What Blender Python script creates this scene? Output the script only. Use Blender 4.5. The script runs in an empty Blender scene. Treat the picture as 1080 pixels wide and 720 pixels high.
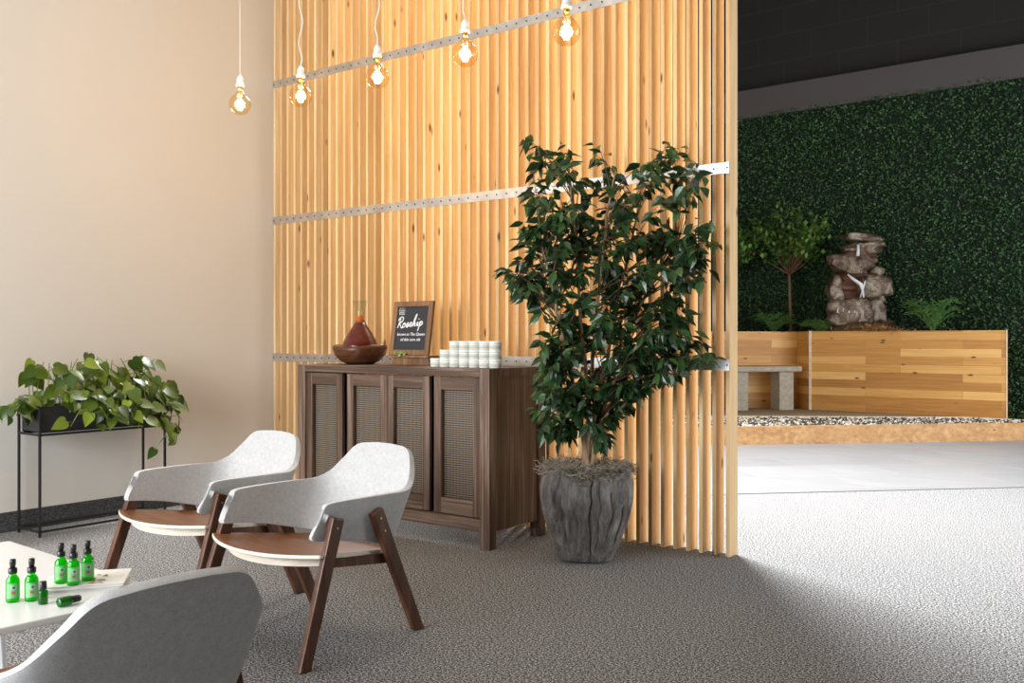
import bpy, math, random
from mathutils import Vector, Matrix, noise
random.seed(7)
PI = math.pi
S = bpy.context.scene
C = S.collection

# ------------------------------------------------------------------ camera, world, lights, exposure
H = 1.1
cam_d = bpy.data.cameras.new('camera'); cam = bpy.data.objects.new('camera', cam_d); C.objects.link(cam)
cam.location = (0, 0, H); cam.rotation_euler = (PI/2, 0, math.radians(37.13))
cam_d.sensor_width = 36; cam_d.lens = 33.2; cam_d.shift_y = -2/1080; cam_d.clip_start = .05
S.camera = cam
S.view_settings.view_transform = 'Standard'; S.view_settings.look = 'None'
S.view_settings.gamma = 1; S.view_settings.use_curve_mapping = False
S.view_settings.exposure = 0.0
w = bpy.data.worlds.new('world'); S.world = w; w.use_nodes = True
w.node_tree.nodes['Background'].inputs[0].default_value = (.85, .92, 1, 1)
w.node_tree.nodes['Background'].inputs[1].default_value = .6

def area(name, loc, target, sx, sy, energy, col=(1, 1, 1), spread=180):
    l = bpy.data.lights.new(name, 'AREA'); l.shape = 'RECTANGLE'; l.size = sx; l.size_y = sy
    l.energy = energy; l.color = col; l.spread = math.radians(spread)
    o = bpy.data.objects.new(name, l); C.objects.link(o); o.location = loc
    o.rotation_euler = (Vector(target)-Vector(loc)).to_track_quat('-Z', 'Y').to_euler()
    return o
# daylight through the lounge windows behind the camera, through the entrance glazing and the clerestory
area('lounge_window_daylight', (-4.0, -2.35, 1.6), (-3.6, 4, .9), 2.0, 2.3, 275, (.93, .965, 1))
area('lounge_window_daylight', (-2.2, -2.35, 1.75), (-2.8, 4, 1.4), 1.9, 2.5, 150, (.93, .965, 1))
area('entrance_window_daylight', (3.3, 8.3, 1.9), (-3, 8.3, 1.3), 6.0, 3.2, 420, (.95, .98, 1))
area('clerestory_daylight', (-5.3, 7.4, 5.4), (-1.2, 5.6, 0), 2.6, 1.4, 840, (.96, .98, 1), 120)

# ------------------------------------------------------------------ helpers
def link(name, me, mat, parent=None, loc=None, rot=None):
    o = bpy.data.objects.new(name, me); C.objects.link(o)
    if mat:
        for m in (mat if isinstance(mat, (list, tuple)) else [mat]): me.materials.append(m)
    if parent: o.parent = parent
    if loc: o.location = loc
    if rot: o.rotation_euler = rot
    return o

class MB:
    def __init__(s): s.v = []; s.f = []; s.m = []; s.sm = []; s.mi = 0; s.smooth = False; s.T = Matrix()
    def add(s, vs, fs):
        n = len(s.v)
        for p in vs: s.v.append(tuple(s.T @ Vector(p)))
        for f in fs: s.f.append(tuple(i+n for i in f)); s.m.append(s.mi); s.sm.append(s.smooth)
        return s
    def box(s, a, b):
        x0, y0, z0 = a; x1, y1, z1 = b
        vs = [(x0,y0,z0),(x1,y0,z0),(x1,y1,z0),(x0,y1,z0),(x0,y0,z1),(x1,y0,z1),(x1,y1,z1),(x0,y1,z1)]
        return s.add(vs, [(0,3,2,1),(4,5,6,7),(0,1,5,4),(1,2,6,5),(2,3,7,6),(3,0,4,7)])
    def prism(s, poly, z0, z1):
        n = len(poly)
        vs = [(x, y, z0) for x, y in poly]+[(x, y, z1) for x, y in poly]
        fs = [tuple(range(n-1, -1, -1)), tuple(range(n, 2*n))]+[(i, (i+1) % n, n+(i+1) % n, n+i) for i in range(n)]
        return s.add(vs, fs)
    def hexa(s, p): # 8 points: bottom 4 ccw, top 4
        return s.add(p, [(0,3,2,1),(4,5,6,7),(0,1,5,4),(1,2,6,5),(2,3,7,6),(3,0,4,7)])
    def lathe(s, prof, n=32, c=(0, 0, 0)):
        vs = []; fs = []
        for r, z in prof:
            for k in range(n):
                a = 2*PI*k/n; vs.append((c[0]+r*math.cos(a), c[1]+r*math.sin(a), c[2]+z))
        m = len(prof)
        for j in range(m-1):
            for k in range(n):
                k2 = (k+1) % n; fs.append((j*n+k, j*n+k2, (j+1)*n+k2, (j+1)*n+k))
        if prof[0][0] > 1e-6: fs.append(tuple(range(n-1, -1, -1)))
        if prof[-1][0] > 1e-6: fs.append(tuple((m-1)*n+k for k in range(n)))
        return s.add(vs, fs)
    def tube(s, pts, r, n=6, caps=True):
        pts = [Vector(p) for p in pts]; rs = r if isinstance(r, (list, tuple)) else [r]*len(pts)
        vs = []; fs = []; up = None
        for i, p in enumerate(pts):
            t = (pts[min(i+1, len(pts)-1)]-pts[max(i-1, 0)]).normalized()
            if up is None:
                up = Vector((0, 0, 1)) if abs(t.z) < .9 else Vector((1, 0, 0))
            a = t.cross(up)
            if a.length < 1e-5: a = t.orthogonal()
            a.normalize(); b = a.cross(t).normalized(); up = b
            for k in range(n):
                q = 2*PI*k/n; vs.append(tuple(p+(a*math.cos(q)+b*math.sin(q))*rs[i]))
        for i in range(len(pts)-1):
            for k in range(n):
                k2 = (k+1) % n; fs.append((i*n+k, i*n+k2, (i+1)*n+k2, (i+1)*n+k))
        if caps: fs.append(tuple(range(n-1, -1, -1))); fs.append(tuple((len(pts)-1)*n+k for k in range(n)))
        return s.add(vs, fs)
    def build(s, name, mat, parent=None, loc=None, rot=None, bevel=0, seg=2):
        me = bpy.data.meshes.new(name); me.from_pydata(s.v, [], s.f); me.update()
        o = link(name, me, mat, parent, loc, rot)
        me.polygons.foreach_set('material_index', s.m); me.polygons.foreach_set('use_smooth', s.sm)
        if bevel:
            b = o.modifiers.new('bevel', 'BEVEL'); b.width = bevel; b.segments = seg; b.limit_method = 'ANGLE'; b.angle_limit = math.radians(40)
        return o

def tag(o, label, cat, group=None, kind=None):
    o['label'] = label; o['category'] = cat
    if group: o['group'] = group
    if kind: o['kind'] = kind
    return o
def thing(name, label, cat, loc=(0, 0, 0), rz=0, group=None):
    o = bpy.data.objects.new(name, None); C.objects.link(o); o.location = loc; o.rotation_euler = (0, 0, rz)
    o.empty_display_size = .1
    return tag(o, label, cat, group)
def copy_tree(o, parent=None):
    c = o.copy(); C.objects.link(c); c.parent = parent
    for ch in [x for x in C.objects if x.parent == o]: copy_tree(ch, c)
    return c
def struct(o): o['kind'] = 'structure'; return o
def at(px, py, z):   # a ground-plane reading of the photo: point at height z seen at pixel px,py
    d = (H-z)*996/(py-358); x = (px-540)*d/996
    return Vector((.797*x-.604*d, .604*x+.797*d, z))
def on_v(px, py, v): # point on the vertical plane v (parallel to the slat screen)
    k = (px-540)/996; u = v*(k*.797-.604)/(.797+.604*k); d = -.604*u+.797*v
    return Vector((u, v, H+(358-py)*d/996))

# ------------------------------------------------------------------ materials
class NT:
    def __init__(s, name):
        s.mat = bpy.data.materials.new(name); s.mat.use_nodes = True; s.t = s.mat.node_tree; s.n = s.t.nodes
        s.b = s.n['Principled BSDF']
    def new(s, typ, **kw):
        n = s.n.new(typ)
        for k, v in kw.items():
            if k.startswith('i_'):
                n.inputs[k[2:].replace('_', ' ')].default_value = v
            else: setattr(n, k, v)
        return n
    def l(s, a, b): s.t.links.new(a, b)
    def coord(s, scale=(1, 1, 1), rand=True, out='Object', rot=(0, 0, 0)):
        tc = s.new('ShaderNodeTexCoord'); mp = s.new('ShaderNodeMapping'); mp.inputs['Scale'].default_value = scale
        mp.inputs['Rotation'].default_value = rot
        src = tc.outputs[out]
        if rand:
            oi = s.new('ShaderNodeObjectInfo'); ad = s.new('ShaderNodeVectorMath', operation='MULTIPLY_ADD')
            cb = s.new('ShaderNodeCombineXYZ')
            for i in range(3): s.l(oi.outputs['Random'], cb.inputs[i])
            ad.inputs[1].default_value = (37, 23, 51); s.l(cb.outputs[0], ad.inputs[0]); s.l(src, ad.inputs[2]); src = ad.outputs[0]
        s.l(src, mp.inputs[0]); return mp.outputs[0]
    def ramp(s, fac, stops):
        r = s.new('ShaderNodeValToRGB'); e = r.color_ramp.elements
        while len(e) < len(stops): e.new(.5)
        for i, (p, c) in enumerate(stops): e[i].position = p; e[i].color = (*c, 1)
        s.l(fac, r.inputs[0]); return r.outputs[0]
    def mix(s, fac, a, b, mode='MIX'):
        m = s.new('ShaderNodeMix', data_type='RGBA', blend_type=mode)
        for k, x in ((0, fac), (6, a), (7, b)):
            if hasattr(x, 'is_output'): s.l(x, m.inputs[k])
            else: m.inputs[k].default_value = x if k == 0 else (*x, 1)
        return m.outputs[2]
    def noise(s, vec, scale=5, detail=4, rough=.6, dist=0):
        n = s.new('ShaderNodeTexNoise'); n.inputs['Scale'].default_value = scale; n.inputs['Detail'].default_value = detail
        n.inputs['Roughness'].default_value = rough; n.inputs['Distortion'].default_value = dist; s.l(vec, n.inputs['Vector']); return n.outputs[0]
    def bump(s, h, strength=.3, dist=.005):
        b = s.new('ShaderNodeBump'); b.inputs['Strength'].default_value = strength; b.inputs['Distance'].default_value = dist
        s.l(h, b.inputs['Height']); s.l(b.outputs[0], s.b.inputs['Normal'])
    def col(s, c):
        if hasattr(c, 'is_output'): s.l(c, s.b.inputs['Base Color'])
        else: s.b.inputs['Base Color'].default_value = (*c, 1)

def plain(name, c, rough=.6, metal=0, spec=.5):
    t = NT(name); t.col(c); t.b.inputs['Roughness'].default_value = rough; t.b.inputs['Metallic'].default_value = metal
    t.b.inputs['Specular IOR Level'].default_value = spec; return t.mat

def wood(name, dark, mid, light, axis='Z', rough=.55, fine=60, knots=False, tone=.25, spec=.4, var=None):
    t = NT(name)
    sc = {'X': (1.2, fine, fine), 'Y': (fine, 1.2, fine), 'Z': (fine, fine, 1.2)}[axis]
    sc2 = {'X': (.8, 9, 9), 'Y': (9, .8, 9), 'Z': (9, 9, .8)}[axis]
    a = t.noise(t.coord(sc), 1, 4, .65, .4); b = t.noise(t.coord(sc2), 1, 3, .5, 1.2)
    f = t.mix(.45, a, b)
    c = t.ramp(f, [(.3, dark), (.5, mid), (.68, light)])
    if knots:
        vo = t.new('ShaderNodeTexVoronoi'); vo.inputs['Scale'].default_value = 1
        ks = {'Z': (9, 9, 3.4), 'X': (3.4, 9, 9)}[axis]
        t.l(t.coord(ks), vo.inputs['Vector'])
        k = t.ramp(vo.outputs['Distance'], [(.05, (1, 1, 1)), (.13, (0, 0, 0))])
        c = t.mix(k, c, (.16, .055, .018))
    if tone:
        oi = t.new('ShaderNodeObjectInfo')
        v = t.ramp(oi.outputs['Random'], [(0, (1-tone,)*3), (.5, (1, 1-tone*.1, 1-tone*.25)), (1, (1, 1, 1))] if not var else var)
        c = t.mix(1.0, c, v, 'MULTIPLY')
    t.col(c); t.b.inputs['Roughness'].default_value = rough; t.b.inputs['Specular IOR Level'].default_value = spec
    t.bump(a, .15, .002); return t.mat

M = {}
M['slat'] = wood('cedar_slat', (.58, .37, .17), (.74, .52, .27), (.85, .67, .40), 'Z', .6, 45, True, .3, var=[(0, (.72, .66, .60)), (.4, (.92, .86, .80)), (.7, (1, .98, .95)), (1, (1.0, 1.0, 1.0))])
M['oldwood'] = wood('weathered_dark_wood', (.022, .011, .007), (.115, .066, .043), (.36, .25, .19), 'Z', .5, 85, False, .15)
M['oldwoodx'] = wood('weathered_dark_wood_rail', (.022, .011, .007), (.115, .066, .043), (.36, .25, .19), 'X', .5, 85, False, .15)
M['walnut'] = wood('walnut', (.045, .016, .008), (.095, .036, .018), (.17, .075, .04), 'Z', .33, 60, False, .1)
M['walnutx'] = wood('walnut_seat', (.13, .05, .02), (.22, .095, .042), (.32, .15, .075), 'X', .3, 50, False, .1)
M['ply_and_glare'] = wood('pale_ply_and_rail_glare', (.62, .52, .40), (.75, .66, .54), (.85, .78, .68), 'X', .35, 60, False, 0)  # real pale edges and trims; on the chair front rail it paints glare
M['bowlwood'] = wood('carved_bowl_wood', (.03, .010, .005), (.075, .028, .012), (.16, .065, .028), 'X', .25, 18, False, 0)
M['framewood'] = wood('sign_frame_wood', (.09, .04, .015), (.20, .10, .045), (.34, .19, .09), 'Z', .5, 60, False, 0)
M['bark'] = wood('bark', (.20, .12, .06), (.33, .21, .12), (.46, .33, .21), 'Z', .8, 60, False, 0)
M['twig'] = wood('twig_bark', (.06, .04, .02), (.12, .085, .045), (.2, .14, .08), 'Z', .8, 60, False, 0)
M['darkbark'] = wood('dark_bark', (.07, .035, .02), (.14, .07, .04), (.22, .12, .07), 'Z', .8, 40, False, 0)
M['kerbwood'] = wood('kerb_wood', (.36, .17, .06), (.55, .30, .12), (.70, .44, .20), 'X', .5, 25, True, 0)
M['black'] = plain('black_metal', (.012, .012, .013), .45)
M['trough'] = plain('black_trough', (.02, .02, .021), .5)
M['cap'] = plain('black_plastic', (.012, .012, .014), .3)
M['white'] = plain('white_laminate', (.80, .80, .79), .22)
M['whitemetal'] = plain('white_metal', (.78, .78, .77), .4)
M['brass'] = plain('brass', (.65, .42, .16), .3, 1)
M['porcelain'] = plain('white_porcelain', (.75, .74, .72), .3)
M['cordw'] = plain('white_cord', (.78, .74, .70), .7)
M['jar'] = plain('white_jar', (.78, .78, .74), .35)
M['jarlabel'] = plain('jar_label', (.52, .55, .47), .6)
M['slate'] = plain('chalkboard', (.022, .024, .027), .75)
M['chalk'] = plain('chalk', (.85, .85, .85), .9)
M['inner'] = plain('cabinet_interior', (.008, .006, .005), .8)
M['soil'] = plain('soil', (.03, .018, .010), .95)
M['paper'] = plain('paper', (.82, .80, .76), .6)
M['petal'] = plain('petal', (.48, .22, .16), .7)
M['sprig'] = plain('sprig_green', (.22, .28, .08), .6)
M['beam'] = plain('grey_painted_beam', (.085, .077, .078), .8)
M['hedgeback'] = plain('hedge_backing', (.006, .014, .008), .95)
M['pipe'] = plain('chrome', (.7, .7, .7), .2, 1)

def steel():
    t = NT('galvanised_steel'); a = t.noise(t.coord((3, 3, 3), False), 3, 3)
    t.col(t.ramp(a, [(.3, (.55, .54, .53)), (.7, (.80, .79, .78))])); t.b.inputs['Metallic'].default_value = 1
    t.b.inputs['Roughness'].default_value = .28; return t.mat
M['steel'] = steel()
def wall_mat():
    t = NT('beige_wall_paint'); a = t.noise(t.coord((1, 1, 1), False), 120, 2)
    t.col((.66, .615, .555)); t.bump(a, .05, .002); t.b.inputs['Roughness'].default_value = .8; return t.mat
M['wall'] = wall_mat()
M['greywall'] = plain('grey_wall_paint', (.22, .21, .20), .8)
def carpet(name, lo, mid, hi, sc=170):
    t = NT(name); v = t.coord((1, 1, 1), False)
    a = t.noise(v, sc, 2, .6); b = t.noise(v, sc*2.3, 1, .5); f = t.mix(.4, a, b)
    c = t.ramp(f, [(.40, lo), (.5, mid), (.60, hi)])
    t.col(c); t.bump(f, .25, .003); t.b.inputs['Roughness'].default_value = .95; t.b.inputs['Specular IOR Level'].default_value = .1; return t.mat
M['carpet'] = carpet('speckled_loop_carpet', (.025, .025, .025), (.145, .143, .142), (.62, .615, .61), 125)
M['cove'] = carpet('dark_speckled_cove', (.02, .02, .021), (.05, .05, .052), (.14, .14, .14), 220)
def tile_mat():
    t = NT('grey_stone_plank_tile'); v = t.coord((1, 1, 1), False, rot=(0, 0, math.radians(-45)))
    br = t.new('ShaderNodeTexBrick', i_Scale=1.0, i_Mortar_Size=.003, i_Brick_Width=1.2, i_Row_Height=.6)
    br.inputs['Color1'].default_value = (.25, .25, .252, 1); br.inputs['Color2'].default_value = (.30, .30, .302, 1); br.inputs['Mortar'].default_value = (.40, .40, .40, 1)
    t.l(v, br.inputs['Vector'])
    v2 = t.coord((1.2, 9, 1), False, rot=(0, 0, math.radians(-45))); a = t.noise(v2, 1.5, 5, .7)
    c = t.mix(1.0, br.outputs[0], t.ramp(a, [(.3, (.75, .75, .77)), (.7, (1, 1, 1))]), 'MULTIPLY')
    t.col(c); t.b.inputs['Roughness'].default_value = .45; return t.mat
M['tile'] = tile_mat()
def plank_mat(name, rotz=0):
    t = NT(name)
    tc = t.new('ShaderNodeTexCoord'); mp = t.new('ShaderNodeMapping'); mp.inputs['Rotation'].default_value = (-PI/2, 0, 0)
    t.l(tc.outputs['Object'], mp.inputs[0])
    sx = t.new('ShaderNodeSeparateXYZ'); t.l(tc.outputs['Object'], sx.inputs[0])
    cb = t.new('ShaderNodeCombineXYZ'); t.l(sx.outputs[0], cb.inputs[0]); t.l(sx.outputs[2], cb.inputs[1])
    br = t.new('ShaderNodeTexBrick', i_Scale=1.0, i_Mortar_Size=.0022, i_Brick_Width=1.15, i_Row_Height=.103, offset=.37)
    br.inputs['Color1'].default_value = (0, 0, 0, 1); br.inputs['Color2'].default_value = (1, 1, 1, 1); br.inputs['Mortar'].default_value = (.1, .1, .1, 1)
    t.l(cb.outputs[0], br.inputs['Vector'])
    a = t.noise(t.coord((1.5, 40, 40), False), 1, 4, .65, .3)
    f = t.mix(.5, br.outputs[0], a)
    c = t.ramp(f, [(.2, (.40, .17, .035)), (.5, (.66, .33, .085)), (.8, (.88, .56, .20))])
    vo = t.new('ShaderNodeTexVoronoi'); vo.inputs['Scale'].default_value = 1; t.l(t.coord((3.5, 9, 9), False), vo.inputs['Vector'])
    k = t.ramp(vo.outputs['Distance'], [(.06, (1, 1, 1)), (.14, (0, 0, 0))]); c = t.mix(k, c, (.13, .045, .015))
    t.col(c); t.b.inputs['Roughness'].default_value = .5; return t.mat
M['plank'] = plank_mat('cedar_planks')
def cmu():
    t = NT('charcoal_block_wall')
    tc = t.new('ShaderNodeTexCoord'); sx = t.new('ShaderNodeSeparateXYZ'); t.l(tc.outputs['Object'], sx.inputs[0])
    cb = t.new('ShaderNodeCombineXYZ'); t.l(sx.outputs[0], cb.inputs[0]); t.l(sx.outputs[2], cb.inputs[1])
    br = t.new('ShaderNodeTexBrick', i_Scale=1.0, i_Mortar_Size=.006, i_Brick_Width=.8, i_Row_Height=.4)
    br.inputs['Color1'].default_value = (.016, .015, .015, 1); br.inputs['Color2'].default_value = (.017, .016, .016, 1); br.inputs['Mortar'].default_value = (.030, .028, .027, 1)
    t.l(cb.outputs[0], br.inputs['Vector']); t.col(br.outputs[0]); t.b.inputs['Roughness'].default_value = .85; return t.mat
M['cmu'] = cmu()
def fabric(name, c1, c2):
    t = NT(name); v = t.coord((1, 1, 1), False); a = t.noise(v, 420, 2, .7); b = t.noise(v, 60, 3, .6)
    t.col(t.ramp(t.mix(.3, a, b), [(.35, c1), (.65, c2)])); t.bump(a, .25, .002)
    t.b.inputs['Roughness'].default_value = .95; t.b.inputs['Specular IOR Level'].default_value = .15
    t.b.inputs['Sheen Weight'].default_value = .25; return t.mat
M['fabric'] = fabric('grey_wool_felt', (.38, .378, .375), (.60, .598, .595))
def cane():
    t = NT('woven_cane'); tc = t.new('ShaderNodeTexCoord'); sx = t.new('ShaderNodeSeparateXYZ'); t.l(tc.outputs['Object'], sx.inputs[0])
    def m(op, a, b=None):
        n = t.new('ShaderNodeMath', operation=op)
        for i, x in enumerate((a, b)):
            if x is None: continue
            if hasattr(x, 'is_output'): t.l(x, n.inputs[i])
            else: n.inputs[i].default_value = x
        return n.outputs[0]
    k = 2*PI/.019
    p = m('ADD', m('MULTIPLY', sx.outputs[0], k), m('MULTIPLY', sx.outputs[2], k*.8)); q = m('SUBTRACT', m('MULTIPLY', sx.outputs[0], k), m('MULTIPLY', sx.outputs[2], k*.8))
    f = m('MULTIPLY', m('SINE', p), m('SINE', q)); f = m('ADD', m('MULTIPLY', f, .5), .5)
    c = t.ramp(f, [(.40, (.26, .195, .135)), (.55, (.006, .004, .003))])
    t.col(c); t.b.inputs['Roughness'].default_value = .6; t.bump(f, .4, -.004); return t.mat
M['cane'] = cane()
def leaf(name, a, b, rough=.35, trans=.15):
    t = NT(name); g = t.new('ShaderNodeNewGeometry')
    c = t.ramp(g.outputs['Random Per Island'], [(0, a), (.75, tuple((x+y)/2 for x, y in zip(a, b))), (1, b)])
    t.col(c); t.b.inputs['Roughness'].default_value = rough
    tr = t.new('ShaderNodeBsdfTranslucent'); t.l(c, tr.inputs[0]); mx = t.new('ShaderNodeMixShader'); mx.inputs[0].default_value = trans
    t.l(t.b.outputs[0], mx.inputs[1]); t.l(tr.outputs[0], mx.inputs[2]); t.l(mx.outputs[0], t.n['Material Output'].inputs[0]); return t.mat
M['ficus'] = leaf('ficus_leaf', (.008, .026, .009), (.055, .125, .032), .28, .1)
M['pothos'] = leaf('pothos_leaf', (.022, .058, .007), (.22, .30, .025), .3, .15)
M['hedge'] = leaf('hedge_leaf', (.014, .052, .018), (.10, .24, .075), .45, .1)
M['shrub'] = leaf('shrub_leaf', (.04, .12, .02), (.20, .36, .07), .45)
M['fern'] = leaf('fern_leaf', (.08, .22, .05), (.26, .46, .15), .45)
def pot_mat():
    t = NT('carved_grey_stone'); a = t.noise(t.coord((22, 22, 5), False), 1, 6, .78, .4)
    t.col(t.ramp(a, [(.32, (.06, .052, .046)), (.5, (.17, .155, .142)), (.68, (.36, .34, .32))]))
    t.b.inputs['Roughness'].default_value = .85; t.bump(a, .9, .02); return t.mat
M['pot'] = pot_mat()
M['moss'] = leaf('spanish_moss', (.16, .135, .10), (.50, .44, .35), .9, .05)
M['straw'] = leaf('straw_mulch', (.30, .15, .05), (.62, .38, .16), .9, .05)
def rock_mat():
    t = NT('wet_rock'); a = t.noise(t.coord((1, 1, 1)), 5, 8, .78, .8)
    t.col(t.ramp(a, [(.40, (.035, .018, .011)), (.5, (.17, .115, .075)), (.60, (.42, .37, .30))])); t.bump(a, .8, .03)
    t.b.inputs['Roughness'].default_value = .45; return t.mat
M['rock'] = rock_mat()
M['redrock'] = wood('red_rock', (.06, .025, .015), (.14, .06, .035), (.26, .13, .08), 'X', .45, 8, False, 0)
def conc():
    t = NT('cast_concrete'); a = t.noise(t.coord((1, 1, 1), False), 18, 6, .7)
    t.col(t.ramp(a, [(.3, (.33, .29, .23)), (.7, (.52, .47, .39))])); t.bump(a, .3, .01); t.b.inputs['Roughness'].default_value = .9; return t.mat
M['concrete'] = conc()
M['sand'] = carpet('tan_grit', (.24, .17, .10), (.36, .27, .17), (.50, .40, .27), 60)
def glass(name, col, rough=0, clear=.0):
    t = NT(name)
    # thin glass: tinted pass-through with a fresnel reflection
    t.n.remove(t.b); tr = t.new('ShaderNodeBsdfTransparent'); tr.inputs[0].default_value = (*col, 1)
    gl = t.new('ShaderNodeBsdfGlossy'); gl.inputs['Roughness'].default_value = .03+rough
    lw = t.new('ShaderNodeLayerWeight'); lw.inputs[0].default_value = .25
    mp = t.new('ShaderNodeMapRange'); mp.inputs['To Min'].default_value = .15; mp.inputs['To Max'].default_value = .95; t.l(lw.outputs['Facing'], mp.inputs[0])
    pw = t.new('ShaderNodeMath', operation='POWER'); pw.inputs[1].default_value = 2.2; t.l(mp.outputs[0], pw.inputs[0])
    mx = t.new('ShaderNodeMixShader'); t.l(pw.outputs[0], mx.inputs[0]); t.l(tr.outputs[0], mx.inputs[1]); t.l(gl.outputs[0], mx.inputs[2])
    t.l(mx.outputs[0], t.n['Material Output'].inputs[0]); return t.mat
M['bulb'] = glass('bulb_glass', (1.0, .88, .66))
M['clear'] = glass('clear_glass', (.84, .90, .84))
M['greenglass'] = glass('green_glass', (.16, .80, .10))
M['darkgreenglass'] = glass('dark_green_glass', (.05, .38, .07))
M['water'] = glass('falling_water', (.9, .95, .97), .15)
def liquid():
    t = NT('rosehip_oil'); t.col((.19, .009, .003)); t.b.inputs['Roughness'].default_value = .08
    t.b.inputs['Transmission Weight'].default_value = .35; t.b.inputs['IOR'].default_value = 1.35; return t.mat
M['oil'] = liquid()
M['orangeoil'] = plain('orange_oil', (.62, .13, .015), .2)
def green_liquid():
    t = NT('green_liquid'); t.col((.10, .62, .05)); t.b.inputs['Roughness'].default_value = .1
    tr = t.new('ShaderNodeBsdfTranslucent'); tr.inputs[0].default_value = (.25, .95, .12, 1)
    mx = t.new('ShaderNodeMixShader'); mx.inputs[0].default_value = .6; t.l(t.b.outputs[0], mx.inputs[1]); t.l(tr.outputs[0], mx.inputs[2])
    t.l(mx.outputs[0], t.n['Material Output'].inputs[0]); return t.mat
M['greenliquid'] = green_liquid()
M['palelabel'] = plain('pale_green_label', (.20, .52, .20), .4)
M['labelmark'] = plain('label_mark', (.38, .55, .44), .6)
M['labelrose'] = plain('label_rose', (.40, .16, .10), .6)
M['labelink'] = plain('label_ink', (.04, .10, .08), .6)
def emit(name, c, s):
    t = NT(name); t.b.inputs['Emission Color'].default_value = (*c, 1); t.b.inputs['Emission Strength'].default_value = s; t.col((.1, .1, .1)); return t.mat
M['filament'] = emit('glowing_filament', (1, .80, .50), 30)

# ------------------------------------------------------------------ the room
WV = 4.545          # back face of the slat screen
LU = -5.56          # left wall
BV = 13.4           # far wall
HU = -9.5           # the hall runs on past the lounge wall
def K(d): return d  # v-u diagonals
CARPET_D, KERB_D = 9.10, 13.35
floor = MB(); floor.prism([(LU, -2.6), (3.4, -2.6), (3.4, 3.4+CARPET_D), (WV-CARPET_D, WV), (LU, WV)], -.1, 0); struct(floor.build('floor', M['carpet']))
fl2 = MB(); fl2.prism([(HU, WV+.0005), (WV-CARPET_D, WV+.0005), (3.4, 3.4+CARPET_D+.001), (3.4, BV+.4), (HU, BV+.4)], -.1, 0); struct(fl2.build('floor_tiled', M['tile']))
tr = MB(); tr.prism([(WV-CARPET_D+.01, WV+.006), (3.4, 3.4+CARPET_D-.004), (3.4, 3.4+CARPET_D+.016), (WV-CARPET_D-.01, WV+.006)], .0005, .004); struct(tr.build('trim_1', plain('dark_edge_strip', (.12, .12, .12), .5)))
struct(MB().box((LU-.15, -2.6, 0), (LU, WV+.12, 6.8)).build('wall_left', M['wall']))
struct(MB().box((HU-.15, WV, 0), (HU, BV+.4, 6.8)).build('wall_left_hall', M['wall']))
struct(MB().box((HU, WV, 0), (LU-.15, WV+.12, 6.8)).build('wall_front_hall', M['wall']))
struct(MB().box((-.25, WV-.1, 0), (3.4, WV+.02, 4.3)).build('wall_shade_blocker', M['greywall']))  # unseen wall added to keep hall daylight off the nearest chair's back
struct(MB().box((HU, BV+.12, 0), (3.4, BV+.4, 6.8)).build('wall_back', M['cmu']))
struct(MB().box((LU, -2.6, 4.3), (3.4, WV+.02, 4.4)).build('ceiling', M['wall']))
struct(MB().box((HU, WV+.02, 6.8), (3.4, BV+.4, 6.9)).build('ceiling_hall', M['beam']))
struct(MB().box((LU, WV+.02, 4.4), (3.4, WV+.12, 6.8)).build('wall_header', M['wall']))
# right wall, glazed along the hall
rw = MB()
rw.box((3.4, -2.6, 0), (3.55, 5.2, 6.8)); rw.box((3.4, 5.2, 0), (3.55, 11.4, .25)); rw.box((3.4, 5.2, 3.6), (3.55, 11.4, 6.8)); rw.box((3.4, 11.4, 0), (3.55, BV+.4, 6.8))
struct(rw.build('wall_right', M['greywall']))
# front wall behind the camera, with a wide window in it
fw = MB()
fw.box((LU, -2.6, 0), (3.4, -2.45, .45)); fw.box((LU, -2.6, 3.1), (3.4, -2.45, 4.3)); fw.box((LU, -2.6, .45), (-5.45, -2.45, 3.1)); fw.box((-1.15, -2.6, .45), (3.4, -2.45, 3.1))
struct(fw.build('wall_front', M['greywall']))
wf = MB()
for x in (-5.45, -4.05, -2.62, -1.2): wf.box((x, -2.56, .45), (x+.05, -2.5, 3.1))
wf.box((-5.45, -2.56, .45), (-1.15, -2.5, .5)); wf.box((-5.45, -2.56, 3.05), (-1.15, -2.5, 3.1))
struct(wf.build('window_1', M['black']))
wf = MB()
for y in (5.2, 7.2, 9.3, 11.35): wf.box((3.44, y, .25), (3.5, y+.05, 3.6))
wf.box((3.44, 5.2, .25), (3.5, 11.4, .3)); wf.box((3.44, 5.2, 3.55), (3.5, 11.4, 3.6))
struct(wf.build('window_2', M['black']))
# speckled cove base along the left wall
bb = MB(); bb.box((LU, -2.4, 0), (LU+.012, WV-.1, .115)); struct(bb.build('baseboard_left', M['cove'], bevel=.004))
# grey bulkhead band over the hedge
struct(MB().box((HU, BV-.05, 4.40), (3.4, BV+.12, 4.82)).build('trim_2', M['beam']))

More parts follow.
